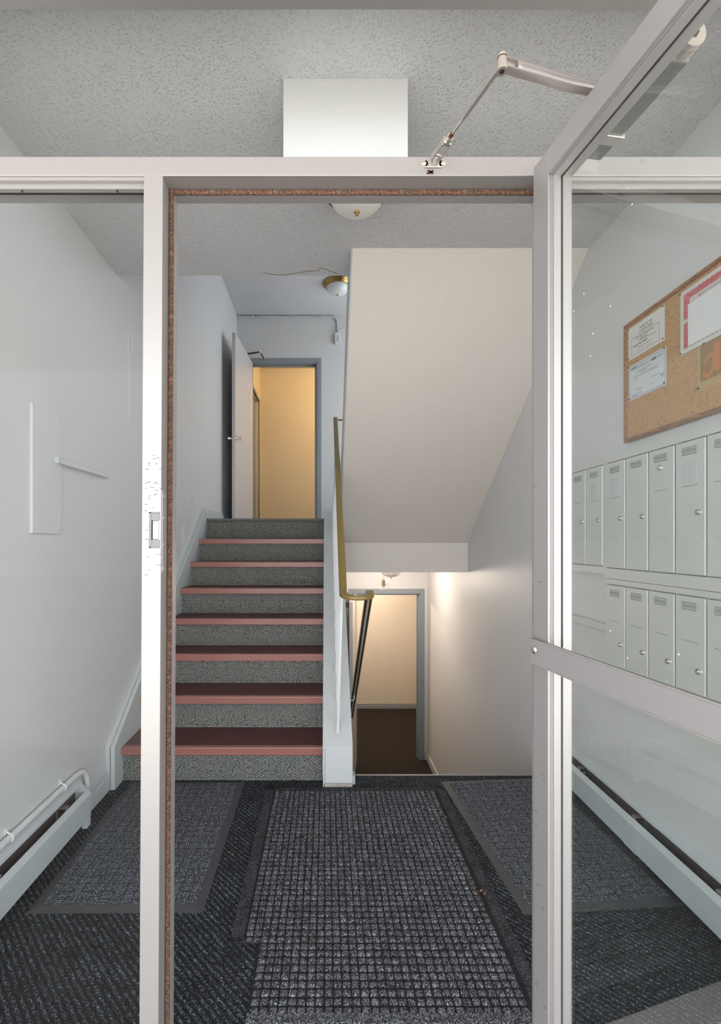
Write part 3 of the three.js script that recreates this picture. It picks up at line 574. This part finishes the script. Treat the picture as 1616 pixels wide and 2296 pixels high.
{ // crack along the ceiling edge
  const r = rng(44), pts = []; for (let k = 0; k <= 40; k++) { const px = 590 + 166 * k / 40, d = 2.57 + .02 * Math.sin(k / 6) - (k > 36 ? 0 : 0) + (r() - .5) * .008 - .03 * (k > 30 ? (40 - k) / 10 : 0); pts.push(V(fx(px, d), CEIL - .0006, d)); }
  solid('ceiling_crack', tube(pts, .0012, 160, 5), M.crack, { label: 'jagged brown crack along the edge of the entry ceiling', category: 'crack' });
}

// ------------------------------------------------------------------ right wall: cork board, notices, mailboxes
{
  const X = WR - .018, d0 = 1.2, d1 = 2.047, y0 = 1.73, y1 = 2.238;
  const g = thing('cork_board', 'cork notice board in a thin brown wooden frame above the mailboxes', 'notice board', [X, y0, (d0 + d1) / 2]);
  part('cork', bx(X + .003, WR, y0 + .01, y1 - .01, d0 + .01, d1 - .01), M.cork, g);
  const fr = (a, b, c, e) => part('frame_strip', [bx(X - .006, WR, a, b, c, e, .003), bx(X - .009, X, (a + b) / 2 - Math.min(.005, (b - a) / 4), (a + b) / 2 + Math.min(.005, (b - a) / 2), (c + e) / 2 - Math.max(.004, (e - c) / 2 - .005), (c + e) / 2 + Math.max(.004, (e - c) / 2 - .005), .002)], M.wood, g);
  fr(y1 - .015, y1, d0, d1); fr(y0, y0 + .015, d0, d1); fr(y0 + .015, y1 - .015, d0, d0 + .015); fr(y0 + .015, y1 - .015, d1 - .015, d1);
}
function sheet(name, label, X, dn, df, yb, yt, W, H, draw, pins, pinMat) { // printed paper on the right wall, read from the room side
  const c = document.createElement('canvas'); c.width = W; c.height = H; const x = c.getContext('2d'); draw(x, W, H);
  const t = new THREE.CanvasTexture(c); t.colorSpace = THREE.SRGBColorSpace; t.anisotropy = 8;
  const m = new THREE.MeshPhysicalMaterial({ map: t, roughness: .55 }); m.name = name;
  const g = thing(name, label, 'notice', [X, yb, (dn + df) / 2], 'papers pinned to the cork board');
  const geo = new THREE.PlaneGeometry(df - dn, yt - yb, 8, 4), p = geo.attributes.position;
  for (let i = 0; i < p.count; i++) { const u = p.getX(i) / (df - dn), v = p.getY(i) / (yt - yb); p.setZ(i, .0015 * (1 - 4 * u * u) * (.5 + .5 * Math.sin(5 * v + 1))); }
  geo.computeVertexNormals(); geo.rotateY(-Math.PI / 2); geo.translate(X, (yb + yt) / 2, -(dn + df) / 2);
  const b = base.get(g); geo.translate(-b.x, -b.y, -b.z);
  const mesh = new THREE.Mesh(geo, m); mesh.name = 'paper'; mesh.castShadow = mesh.receiveShadow = true; g.add(mesh); base.set(mesh, b);
  const back = part('paper_back', bx(X + .0006, X + .0012, yb, yt, dn, df), M.patch, g);
  for (const [u, v] of pins) part('push_pin', [cyl(V(X + .001, yb + (yt - yb) * v, df + (dn - df) * u), V(X - .005, yb + (yt - yb) * v, df + (dn - df) * u), .0014), cyl(V(X - .004, yb + (yt - yb) * v, df + (dn - df) * u), V(X - .007, yb + (yt - yb) * v, df + (dn - df) * u), .003, .0026)], pinMat, g);
  return g;
}
{
  const X = WR - .0165, corners = [[.02, .97], [.98, .97], [.98, .05], [.03, .04]];
  const bars = (x, y, w, h, n, ink) => { x.fillStyle = ink; for (const [a, b, c, e] of n) x.fillRect(a, b, c, e); };
  sheet('landlord_notice', 'white landlord notice with a boxed address, at the corner of the cork board', X, 1.808, 2.023, EYE + .7795, EYE + .915, 860, 540, (x, W, H) => {
    x.fillStyle = '#d6d3ce'; x.fillRect(0, 0, W, H); x.fillStyle = '#1b1a19'; x.textAlign = 'center';
    x.font = 'bold 56px serif'; x.fillText('NOTICE OF', 440, 118); x.fillText('LANDLORD', 440, 178);
    x.strokeStyle = '#2a2826'; x.lineWidth = 6; x.strokeRect(85, 205, 660, 285);
    x.font = 'bold 38px sans-serif'; x.fillText('PETT INVESTMENTS INC.', 415, 252);
    x.font = 'bold 32px sans-serif'; x.fillStyle = '#3b3936';
    bars(x, 0, 0, 0, [[300, 272, 170, 12], [265, 300, 240, 12], [505, 318, 190, 9], [235, 402, 330, 10], [250, 450, 150, 7], [440, 455, 150, 7]], '#6d6a66');
    for (let k = 0; k < 17; k++) bars(x, 0, 0, 0, [[125 + k * 21, 338, 15, 26]], k === 6 || k === 10 ? '#d6d3ce' : '#34322f');
  }, corners, M.brass);
  sheet('licence_certificate', 'pale blue bordered certificate numbered 17 pinned below the landlord notice', X, 1.8, 2.02, EYE + .606, EYE + .7535, 880, 590, (x, W, H) => {
    x.fillStyle = '#dadde0'; x.fillRect(0, 0, W, H); x.fillStyle = '#c4c9d2'; x.fillRect(22, 22, W - 44, H - 44); x.strokeStyle = '#8189a0'; x.lineWidth = 10; x.strokeRect(22, 22, W - 44, H - 44);
    x.fillStyle = '#d0d3d5'; x.fillRect(40, 120, W - 80, 430);
    bars(x, 0, 0, 0, [[50, 52, 160, 34]], '#7d86a4'); bars(x, 0, 0, 0, [[560, 70, 110, 40], [690, 84, 100, 10]], '#63676a');
    bars(x, 0, 0, 0, [[240, 70, 250, 10], [240, 96, 250, 8], [150, 150, 420, 12], [270, 176, 180, 18], [130, 214, 600, 9], [130, 238, 360, 10], [500, 238, 200, 14], [130, 270, 110, 12], [540, 360, 210, 9], [150, 440, 190, 9], [190, 462, 140, 8], [80, 505, 240, 9], [80, 532, 140, 16], [240, 524, 110, 9]], '#8f9497');
    x.fillStyle = '#2c2e30'; x.font = 'bold 74px sans-serif'; x.fillText('17', 758, 440);
    x.strokeStyle = '#74787b'; x.lineWidth = 4; x.beginPath(); x.moveTo(560, 480); x.bezierCurveTo(590, 400, 600, 540, 630, 450); x.bezierCurveTo(650, 400, 660, 500, 690, 440); x.lineTo(720, 430); x.stroke();
  }, corners, M.darkmetal);
  sheet('amber_sheet', 'amber plastic sheet blotched with orange, half hidden under the red bordered certificate', X, 1.36, 1.643, EYE + .533, EYE + .72, 700, 470, (x, W, H) => {
    x.fillStyle = '#b39a66'; x.fillRect(0, 0, W, H); x.fillStyle = '#8c6c34'; x.fillRect(18, 0, W - 36, H - 60);
    const r = rng(3); for (let k = 0; k < 2600; k++) { x.fillStyle = r() > .5 ? 'rgba(150,118,58,.7)' : 'rgba(110,84,36,.6)'; x.fillRect(18 + r() * (W - 40), r() * (H - 66), 5, 5); }
    x.strokeStyle = '#c4763a'; x.lineCap = 'round'; x.lineWidth = 34; x.beginPath(); x.moveTo(70, 260); x.quadraticCurveTo(90, 190, 150, 220); x.quadraticCurveTo(190, 290, 120, 380); x.quadraticCurveTo(80, 390, 60, 350); x.stroke();
    x.lineWidth = 56; x.beginPath(); x.moveTo(190, 150); x.lineTo(200, 340); x.moveTo(280, 140); x.quadraticCurveTo(350, 230, 300, 330); x.moveTo(250, 60); x.lineTo(420, 40); x.moveTo(420, 160); x.lineTo(460, 330); x.stroke();
    for (let k = 0; k < 5200; k++) { x.fillStyle = r() > .45 ? 'rgba(190,118,58,.5)' : 'rgba(136,100,46,.55)'; x.fillRect(40 + r() * (W - 80), r() * (H - 80), 5, 5); }
  }, [[.1, .8], [.01, .02]], M.darkmetal);
  sheet('red_certificate', 'certificate with an ornate red border and a blank white sheet laid over it', X - .0025, 1.44, 1.724, EYE + .685, EYE + .912, 900, 720, (x, W, H) => {
    x.fillStyle = '#cfd0cb'; x.fillRect(0, 0, W, H); const r = rng(8);
    x.fillStyle = '#c25560'; x.beginPath(); const B = 45; x.moveTo(B, B);
    for (let k = 0; k <= 40; k++) x.lineTo(B + (W - 2 * B) * k / 40, B + 12 * Math.abs(Math.sin(k * 1.1)) - 4);
    for (let k = 0; k <= 34; k++) x.lineTo(W - B - 10 * Math.abs(Math.sin(k * 1.2)), B + (H - 2 * B) * k / 34);
    for (let k = 40; k >= 0; k--) x.lineTo(B + (W - 2 * B) * k / 40, H - B - 12 * Math.abs(Math.sin(k * 1.1)));
    for (let k = 34; k >= 0; k--) x.lineTo(B + 10 * Math.abs(Math.sin(k * 1.2)), B + (H - 2 * B) * k / 34);
    x.fill(); x.fillStyle = '#c9c6c3'; x.fillRect(140, 120, W - 280, H - 240);
    for (let k = 0; k < 520; k++) { const t = r(), s = r() > .5; x.fillStyle = r() > .45 ? 'rgba(226,190,190,.5)' : 'rgba(170,60,72,.5)'; const px = s ? B + 8 + r() * 78 : B + r() * (W - 2 * B), py = s ? B + r() * (H - 2 * B) : B + 10 + r() * 58; x.beginPath(); x.arc(px, py, 2 + 5 * r(), 0, 6.3); x.fill(); }
    x.fillStyle = '#ccc9c6'; x.fillRect(46, 330, 90, 52); x.strokeStyle = '#b96a72'; x.lineWidth = 6; for (const yy of [318, 398]) { x.beginPath(); x.arc(96, yy, 24, 0, 6.3); x.stroke(); }
    bars(x, 0, 0, 0, [[270, 146, 34, 34], [315, 158, 330, 10]], '#c08a8e');
    x.fillStyle = '#e3e4e6'; x.fillRect(115, 185, 760, 475);
  }, [[.01, .98], [.02, .02]], M.darkmetal);
}
// mailboxes
function mailCabinet(label, dFar, n, yb, yt, doorYb, doorYt, marks, seed) {
  const X = WR - .048, pitch = .1415, dNear = dFar - n * pitch - .02, r = rng(seed);
  const g = thing('mailbox_cabinet', label, 'mailbox', [WR - .024, yb, (dFar + dNear) / 2]);
  part('cabinet_frame', [bx(X + .004, WR, yb, doorYb, dNear, dFar), bx(X + .004, WR, doorYt, yt, dNear, dFar), bx(X + .004, WR, doorYb, doorYt, dFar - .012, dFar), bx(X + .004, WR, doorYb, doorYt, dNear, dNear + .012), bx(X + .03, WR, doorYb, doorYt, dNear, dFar), ...Array.from({ length: n - 1 }, (_, k) => bx(X + .006, WR, doorYb, doorYt, dFar - .01 - pitch * (k + 1) - .002, dFar - .01 - pitch * (k + 1) + .002))], M.mailbox, g);
  for (let k = 0; k < n; k++) {
    const a = dFar - .01 - pitch * k, b = a - pitch, c = (a + b) / 2, mk = marks[k] || '';
    const door = part('mailbox_door', bx(X, X + .008, doorYb + .004, doorYt - .004, b + .004, a - .004, .003), M.mailbox, g);
    part('louvre', [bx(X - .003, X + .002, doorYt - .052, doorYt - .024, c - .034, c + .034, .0024)], M.mailslot, door);
    part('louvre_lip', [bx(X - .0055, X, doorYt - .031, doorYt - .028, c - .028, c + .028, .0012), bx(X - .0055, X, doorYt - .047, doorYt - .044, c - .028, c + .028, .0012)], M.mailbox, door);
    const ky = mk.includes('h') ? doorYt - .075 : doorYt - .255, kd = mk.includes('h') ? c + .003 : b + .03;
    part('lock', [cyl(V(X + .001, ky, kd), V(X - .006, ky, kd), .0118, .0105), cyl(V(X - .006, ky, kd), V(X - .009, ky, kd), .006)], M.chrome, door);
    if (!mk.includes('x')) part('name_slot', bx(X - .0012, X + .001, doorYt - .162, doorYt - .1595, c - .036, c + .036), M.mailslot, door);
    part('lower_louvre', bx(X - .0014, X + .001, doorYb + .128, doorYb + .139, c - .036, c + .036, .0008), M.trim, door);
    if (mk.includes('c')) part('name_card', bx(X - .0012, X + .001, doorYt - .15, doorYt - .075, c - .03, c + .035), M.trim, door);
  }
  return g;
}
mailCabinet('pair of pale metal mailboxes joined on at the far end of the row', 2.452, 2, 1.152, 1.690, 1.186, 1.656, ['', 'c'], 1);
mailCabinet('upper row of pale metal mailbox doors below the cork board', 2.148, 6, 1.136, 1.690, 1.181, 1.656, ['c', 'x', 'h', 'c', '', ''], 2);
mailCabinet('lower row of pale metal mailbox doors under the upper row', 2.148, 6, .61, 1.134, .645, 1.112, [], 3);
solid('wall_ledge', [bx(WR - .03, WR, .885, .92, 2.16, 2.5, .003)], M.mailbox, { label: 'narrow pale ledge on the wall below the pair of mailboxes', category: 'ledge' });

// ------------------------------------------------------------------ ceiling fittings
{
  const d = 1.496, x0 = fx(635, d), x1 = fx(914.5, d);
  const g = thing('ceiling_box', 'blank white box mounted on the entry ceiling behind the header bar', 'ceiling box', [(x0 + x1) / 2, CEIL - .3, d + .05]);
  part('housing', bx(x0, x1, CEIL - .3, CEIL, d, d + .1, .002), M.white, g);
  part('top_flange', bx(x0 + .0, x1 - .0, CEIL - .019, CEIL - .0005, d - .0015, d + .02, .0006), M.white, g);
}
const glow = new THREE.MeshPhysicalMaterial({ color: rgb(.72, .71, .68), roughness: .35, emissive: rgb(1, .86, .66), emissiveIntensity: .03 }); glow.name = 'frosted lamp glass';
const glowOff = new THREE.MeshPhysicalMaterial({ color: rgb(.62, .64, .65), roughness: .3, clearcoat: .4, emissive: rgb(.9, .95, 1), emissiveIntensity: .02 }); glowOff.name = 'frosted lamp glass cool';
function dome(label, x, yc, d, s, gm, color, power) {
  const g = thing('dome_light', label, 'ceiling light', [x, yc, d]);
  g.userData.group = 'flush dome ceiling lights';
  part('brass_ring', lathe([[.0, 0], [.165, 0], [.17, -.006], [.168, -.014], [.155, -.017], [.158, -.024], [.154, -.031], [.142, -.034], [.144, -.04], [.138, -.046], [.128, -.048], [.126, -.04], [.0, -.03]].map(([r, h]) => [r * s, h * s]), x, yc, d, 56), M.brass, g);
  const prof = [[.127, -.046], [.122, -.066], [.108, -.088], [.085, -.107], [.055, -.12], [.022, -.127], [.0001, -.128]].map(([r, h]) => [r * s, h * s]);
  part('lamp_glass', lathe(prof, x, yc, d, 56), gm, g);
  const beads = []; for (let k = 0; k < 28; k++) { const a = 2 * Math.PI * k / 28; beads.push(cyl(new THREE.Vector3(x + Math.cos(a) * .1245 * s, yc - .056 * s, -d + Math.sin(a) * .1245 * s), new THREE.Vector3(x + Math.cos(a) * .109 * s, yc - .088 * s, -d + Math.sin(a) * .109 * s), .0022 * s, .0012 * s, 6)); }
  part('glass_flutes', beads, gm, g, { kind: 'stuff' });
  part('finial', lathe([[.0001, -.125], [.012, -.126], [.013, -.13], [.007, -.134], [.0085, -.139], [.005, -.145], [.0001, -.147]].map(([r, h]) => [r * s, h * s]), x, yc, d, 24), M.brass, g);
  if (power) { const l = new THREE.PointLight(color, power, 0, 2); l.name = 'lamp'; l.position.set(0, -.075, 0); l.castShadow = true; l.shadow.radius = 4; g.add(l); }
  return g;
}
dome('flush dome ceiling light half hidden behind the entrance header bar', .128, CEIL, 1.934, .9, glow, rgb(1, .86, .72), 0);
dome('flush dome ceiling light with brass ring over the upper landing', .137, UCEIL, 5.34, 1, glowOff, rgb(1, .95, .9), 0);
dome('flush dome ceiling light above the lower doorway', .7315, 1.023, 5.25, .88, glow, rgb(1, .86, .72), 1.3);
dome('flush dome ceiling light in the corridor behind the upper doorway', 1.0, 4.15, 6.5, .9, glow, rgb(1, .73, .43), 3.6);
dome('flush dome ceiling light in the corridor behind the lower doorway', .6, .95, 7.1, .88, glow, rgb(1, .82, .62), 3.4);
{ // clear globe pendant
  const x = .61, d = 4.95, y = EYE - .441, g = thing('globe_pendant', 'small clear glass globe pendant hanging in front of the lower doorway', 'pendant lamp', [x, y - .056, d]);
  part('globe', (() => { const q = new THREE.SphereGeometry(.056, 32, 20); q.translate(x, y, -d); return q; })(), M.clearglass, g);
  part('cord', [cyl(V(x - .006, y + .05, d), V(x - .006, 1.023, d), .0016), cyl(V(x + .006, y + .05, d), V(x + .006, 1.023, d), .0016)], M.white, g);
  part('socket', [cyl(V(x, y + .052, d), V(x, y + .012, d), .014, .018), cyl(V(x, y + .012, d), V(x, y - .004, d), .022, .024)], M.brass, g);
  part('bulb', (() => { const q = new THREE.SphereGeometry(.014, 20, 14); q.translate(x, y - .012, -d); return q; })(), M.white, g);
}

// ------------------------------------------------------------------ upper back wall: conduit, outlet box, cable
{
  const D = BACK - .014, g = thing('wall_conduit', 'grey painted conduit along the top of the upper back wall', 'conduit', [-.5, 2.7, D]);
  const y = fy(710, D) , xe = fx(756.5, D), yb = fy(748, D);
  part('pipe', tube([V(-1.12, y, D), V(-.8, y, D), V(-.2, y, D), V(xe - .09, y, D), V(xe - .05, y - .006, D), V(xe - .012, y - .04, D), V(xe, y - .09, D), V(xe, yb, D)], .0125, 110, 12), M.trim, g);
  for (const px of [567, 657, 720]) part('strap', [bx(fx(px, D) - .011, fx(px, D) + .011, y - .018, y + .018, D - .015, BACK, .003)], M.trim, g);
  part('fitting', [cyl(V(-1.14, y, D), V(-1.105, y, D), .02)], M.trim, g);
  const b = thing('outlet_box', 'white outlet box on the upper back wall at the end of the conduit', 'outlet box', [xe, fy(772, D), D]);
  part('box_body', bx(xe - .033, xe + .033, fy(772, D), yb, BACK - .045, BACK, .003), M.white, b);
  for (const [sx, sy] of [[-.004, .02], [.006, -.004], [-.006, -.022]]) part('outlet_slot', bx(xe + sx - .004, xe + sx + .004, (fy(772, D) + yb) / 2 + sy - .008, (fy(772, D) + yb) / 2 + sy + .008, BACK - .0462, BACK - .044), M.darkmetal, b);
  solid('white_cable', tube([V(xe + .015, yb + .001, BACK - .03), V(xe + .04, yb + .035, BACK - .025), V(xe + .09, yb + .068, BACK - .012), V(xe + .2, yb + .08, BACK - .008), V(xe + .6, yb + .07, BACK - .008)], .004, 60, 8), M.white, { label: 'thin white cable leaving the outlet box', category: 'cable' });
  solid('wall_patch', [bx(-.04, .03, fy(935, BACK), fy(920, BACK), BACK - .0008, BACK)], M.wall, { label: 'faint square patch on the upper back wall beside the doorway', category: 'wall patch' });
}

// ------------------------------------------------------------------ inner doors
function leaf(name, label, hx, hd, fxn, fd, y0, y1, mtl, th, side) { // leaf between hinge and free edge, thickness added to the left (side -1) or right
  const g = struct(name, label, [hx, y0, hd]);
  const a = V(hx, 0, hd), b = V(fxn, 0, fd), dir = b.clone().sub(a), L = dir.length(); dir.normalize();
  const geo = new RoundedBoxGeometry(L, y1 - y0, th, 2, .002); geo.translate(L / 2, (y0 + y1) / 2, side * th / 2);
  const z = new THREE.Vector3().crossVectors(dir, new THREE.Vector3(0, 1, 0)).normalize();
  const Mx = new THREE.Matrix4().makeBasis(dir, new THREE.Vector3(0, 1, 0), z).setPosition(a);
  geo.applyMatrix4(Mx); part('door_leaf', geo, mtl, g);
  g.userData.frame = undefined; delete g.userData.frame;
  return [g, q => { q.applyMatrix4(Mx); return q; }, L];
}
{
  const [g, T, L] = leaf('door_2', 'pale door standing open against the wall on the upper landing', -.983, 6.085, -1.0385, 5.215, UP_F + .008, 3.625, M.doorpaint, .0386, -1);
  const kn = (s) => [cyl(new THREE.Vector3(L - .065, 2.467, 0), new THREE.Vector3(L - .065, 2.467, s * .008), .028, .026), cyl(new THREE.Vector3(L - .065, 2.467, s * .008), new THREE.Vector3(L - .065, 2.467, s * .035), .011), cyl(new THREE.Vector3(L - .065, 2.467, s * .032), new THREE.Vector3(L - .065, 2.467, s * .058), .02, .028)];
  part('knob', kn(1).map(T), M.chrome, g);
  part('knob', kn(-1).map(q => { q.translate(0, 0, -.0386); return T(q); }), M.chrome, g);
  part('latch', T(lb(L - .001, L + .0015, 2.48, 2.51, -.028, -.010)), M.steel, g);
  // small closer arm over the door
  const c = thing('overhead_arm', 'thin dark closer arm at the top of the upper landing door', 'door closer', [-.9, 3.66, 5.95]);
  const P = (px, py, d) => V(fx(px, d), fy(py, d), d), a = P(552, 794, 5.86), e = P(583, 789, 5.86), f = P(591, 804, BACK - .015);
  part('arm', [cyl(a, e, .011, .009), cyl(a, a.clone().add(new THREE.Vector3(-.06, -.01, .01)), .011)], M.darkmetal, c);
  part('arm', [cyl(e, f, .008)], M.darkmetal, c);
  part('shoe', [bx(f.x - .03, f.x + .03, f.y - .012, f.y + .008, BACK - .022, BACK - .012)], M.steel, c);
  part('elbow', cyl(e.clone().add(new THREE.Vector3(0, -.015, 0)), e.clone().add(new THREE.Vector3(0, .018, 0)), .014), M.chrome, c);
}
{
  const [g, T, L] = leaf('door_3', 'beige door standing open beside the lower doorway', .362, 6.085, .262, 5.235, LOW + .008, .64, M.doorpaint, .04, -1);
  part('closer_body', T(lb(L - .33, L - .02, .57, .632, .0, .05, .004)), M.darkmetal, g);
  part('hole', T(lb(L - .05, L - .04, -.2, -.18, -.001, .001)), M.darkmetal, g);
}
{
  const g = struct('door_4', 'dark door in the side wall of the corridor behind the upper doorway', [-1.07, UP_F, 7.15]);
  part('door_leaf', bx(-1.16, -1.125, UP_F, 3.56, 6.75, 7.55), M.framepaint, g);
  part('door_frame', [bx(-1.085, -1.06, UP_F, 3.61, 7.55, 7.6, .003), bx(-1.085, -1.06, UP_F, 3.61, 6.7, 6.75, .003), bx(-1.085, -1.06, 3.56, 3.61, 6.75, 7.55, .003)], M.framepaint, g);
  part('knob', [cyl(V(-1.125, 2.43, 6.82), V(-1.085, 2.43, 6.82), .012), (() => { const q = new THREE.SphereGeometry(.03, 18, 12); q.translate(-1.075, 2.43, -6.82); return q; })()], M.brass, g);
  part('chain_plate', bx(-1.127, -1.118, 2.6, 2.8, 6.8, 6.85), M.brass, g);
}

renderer.render(scene, camera);
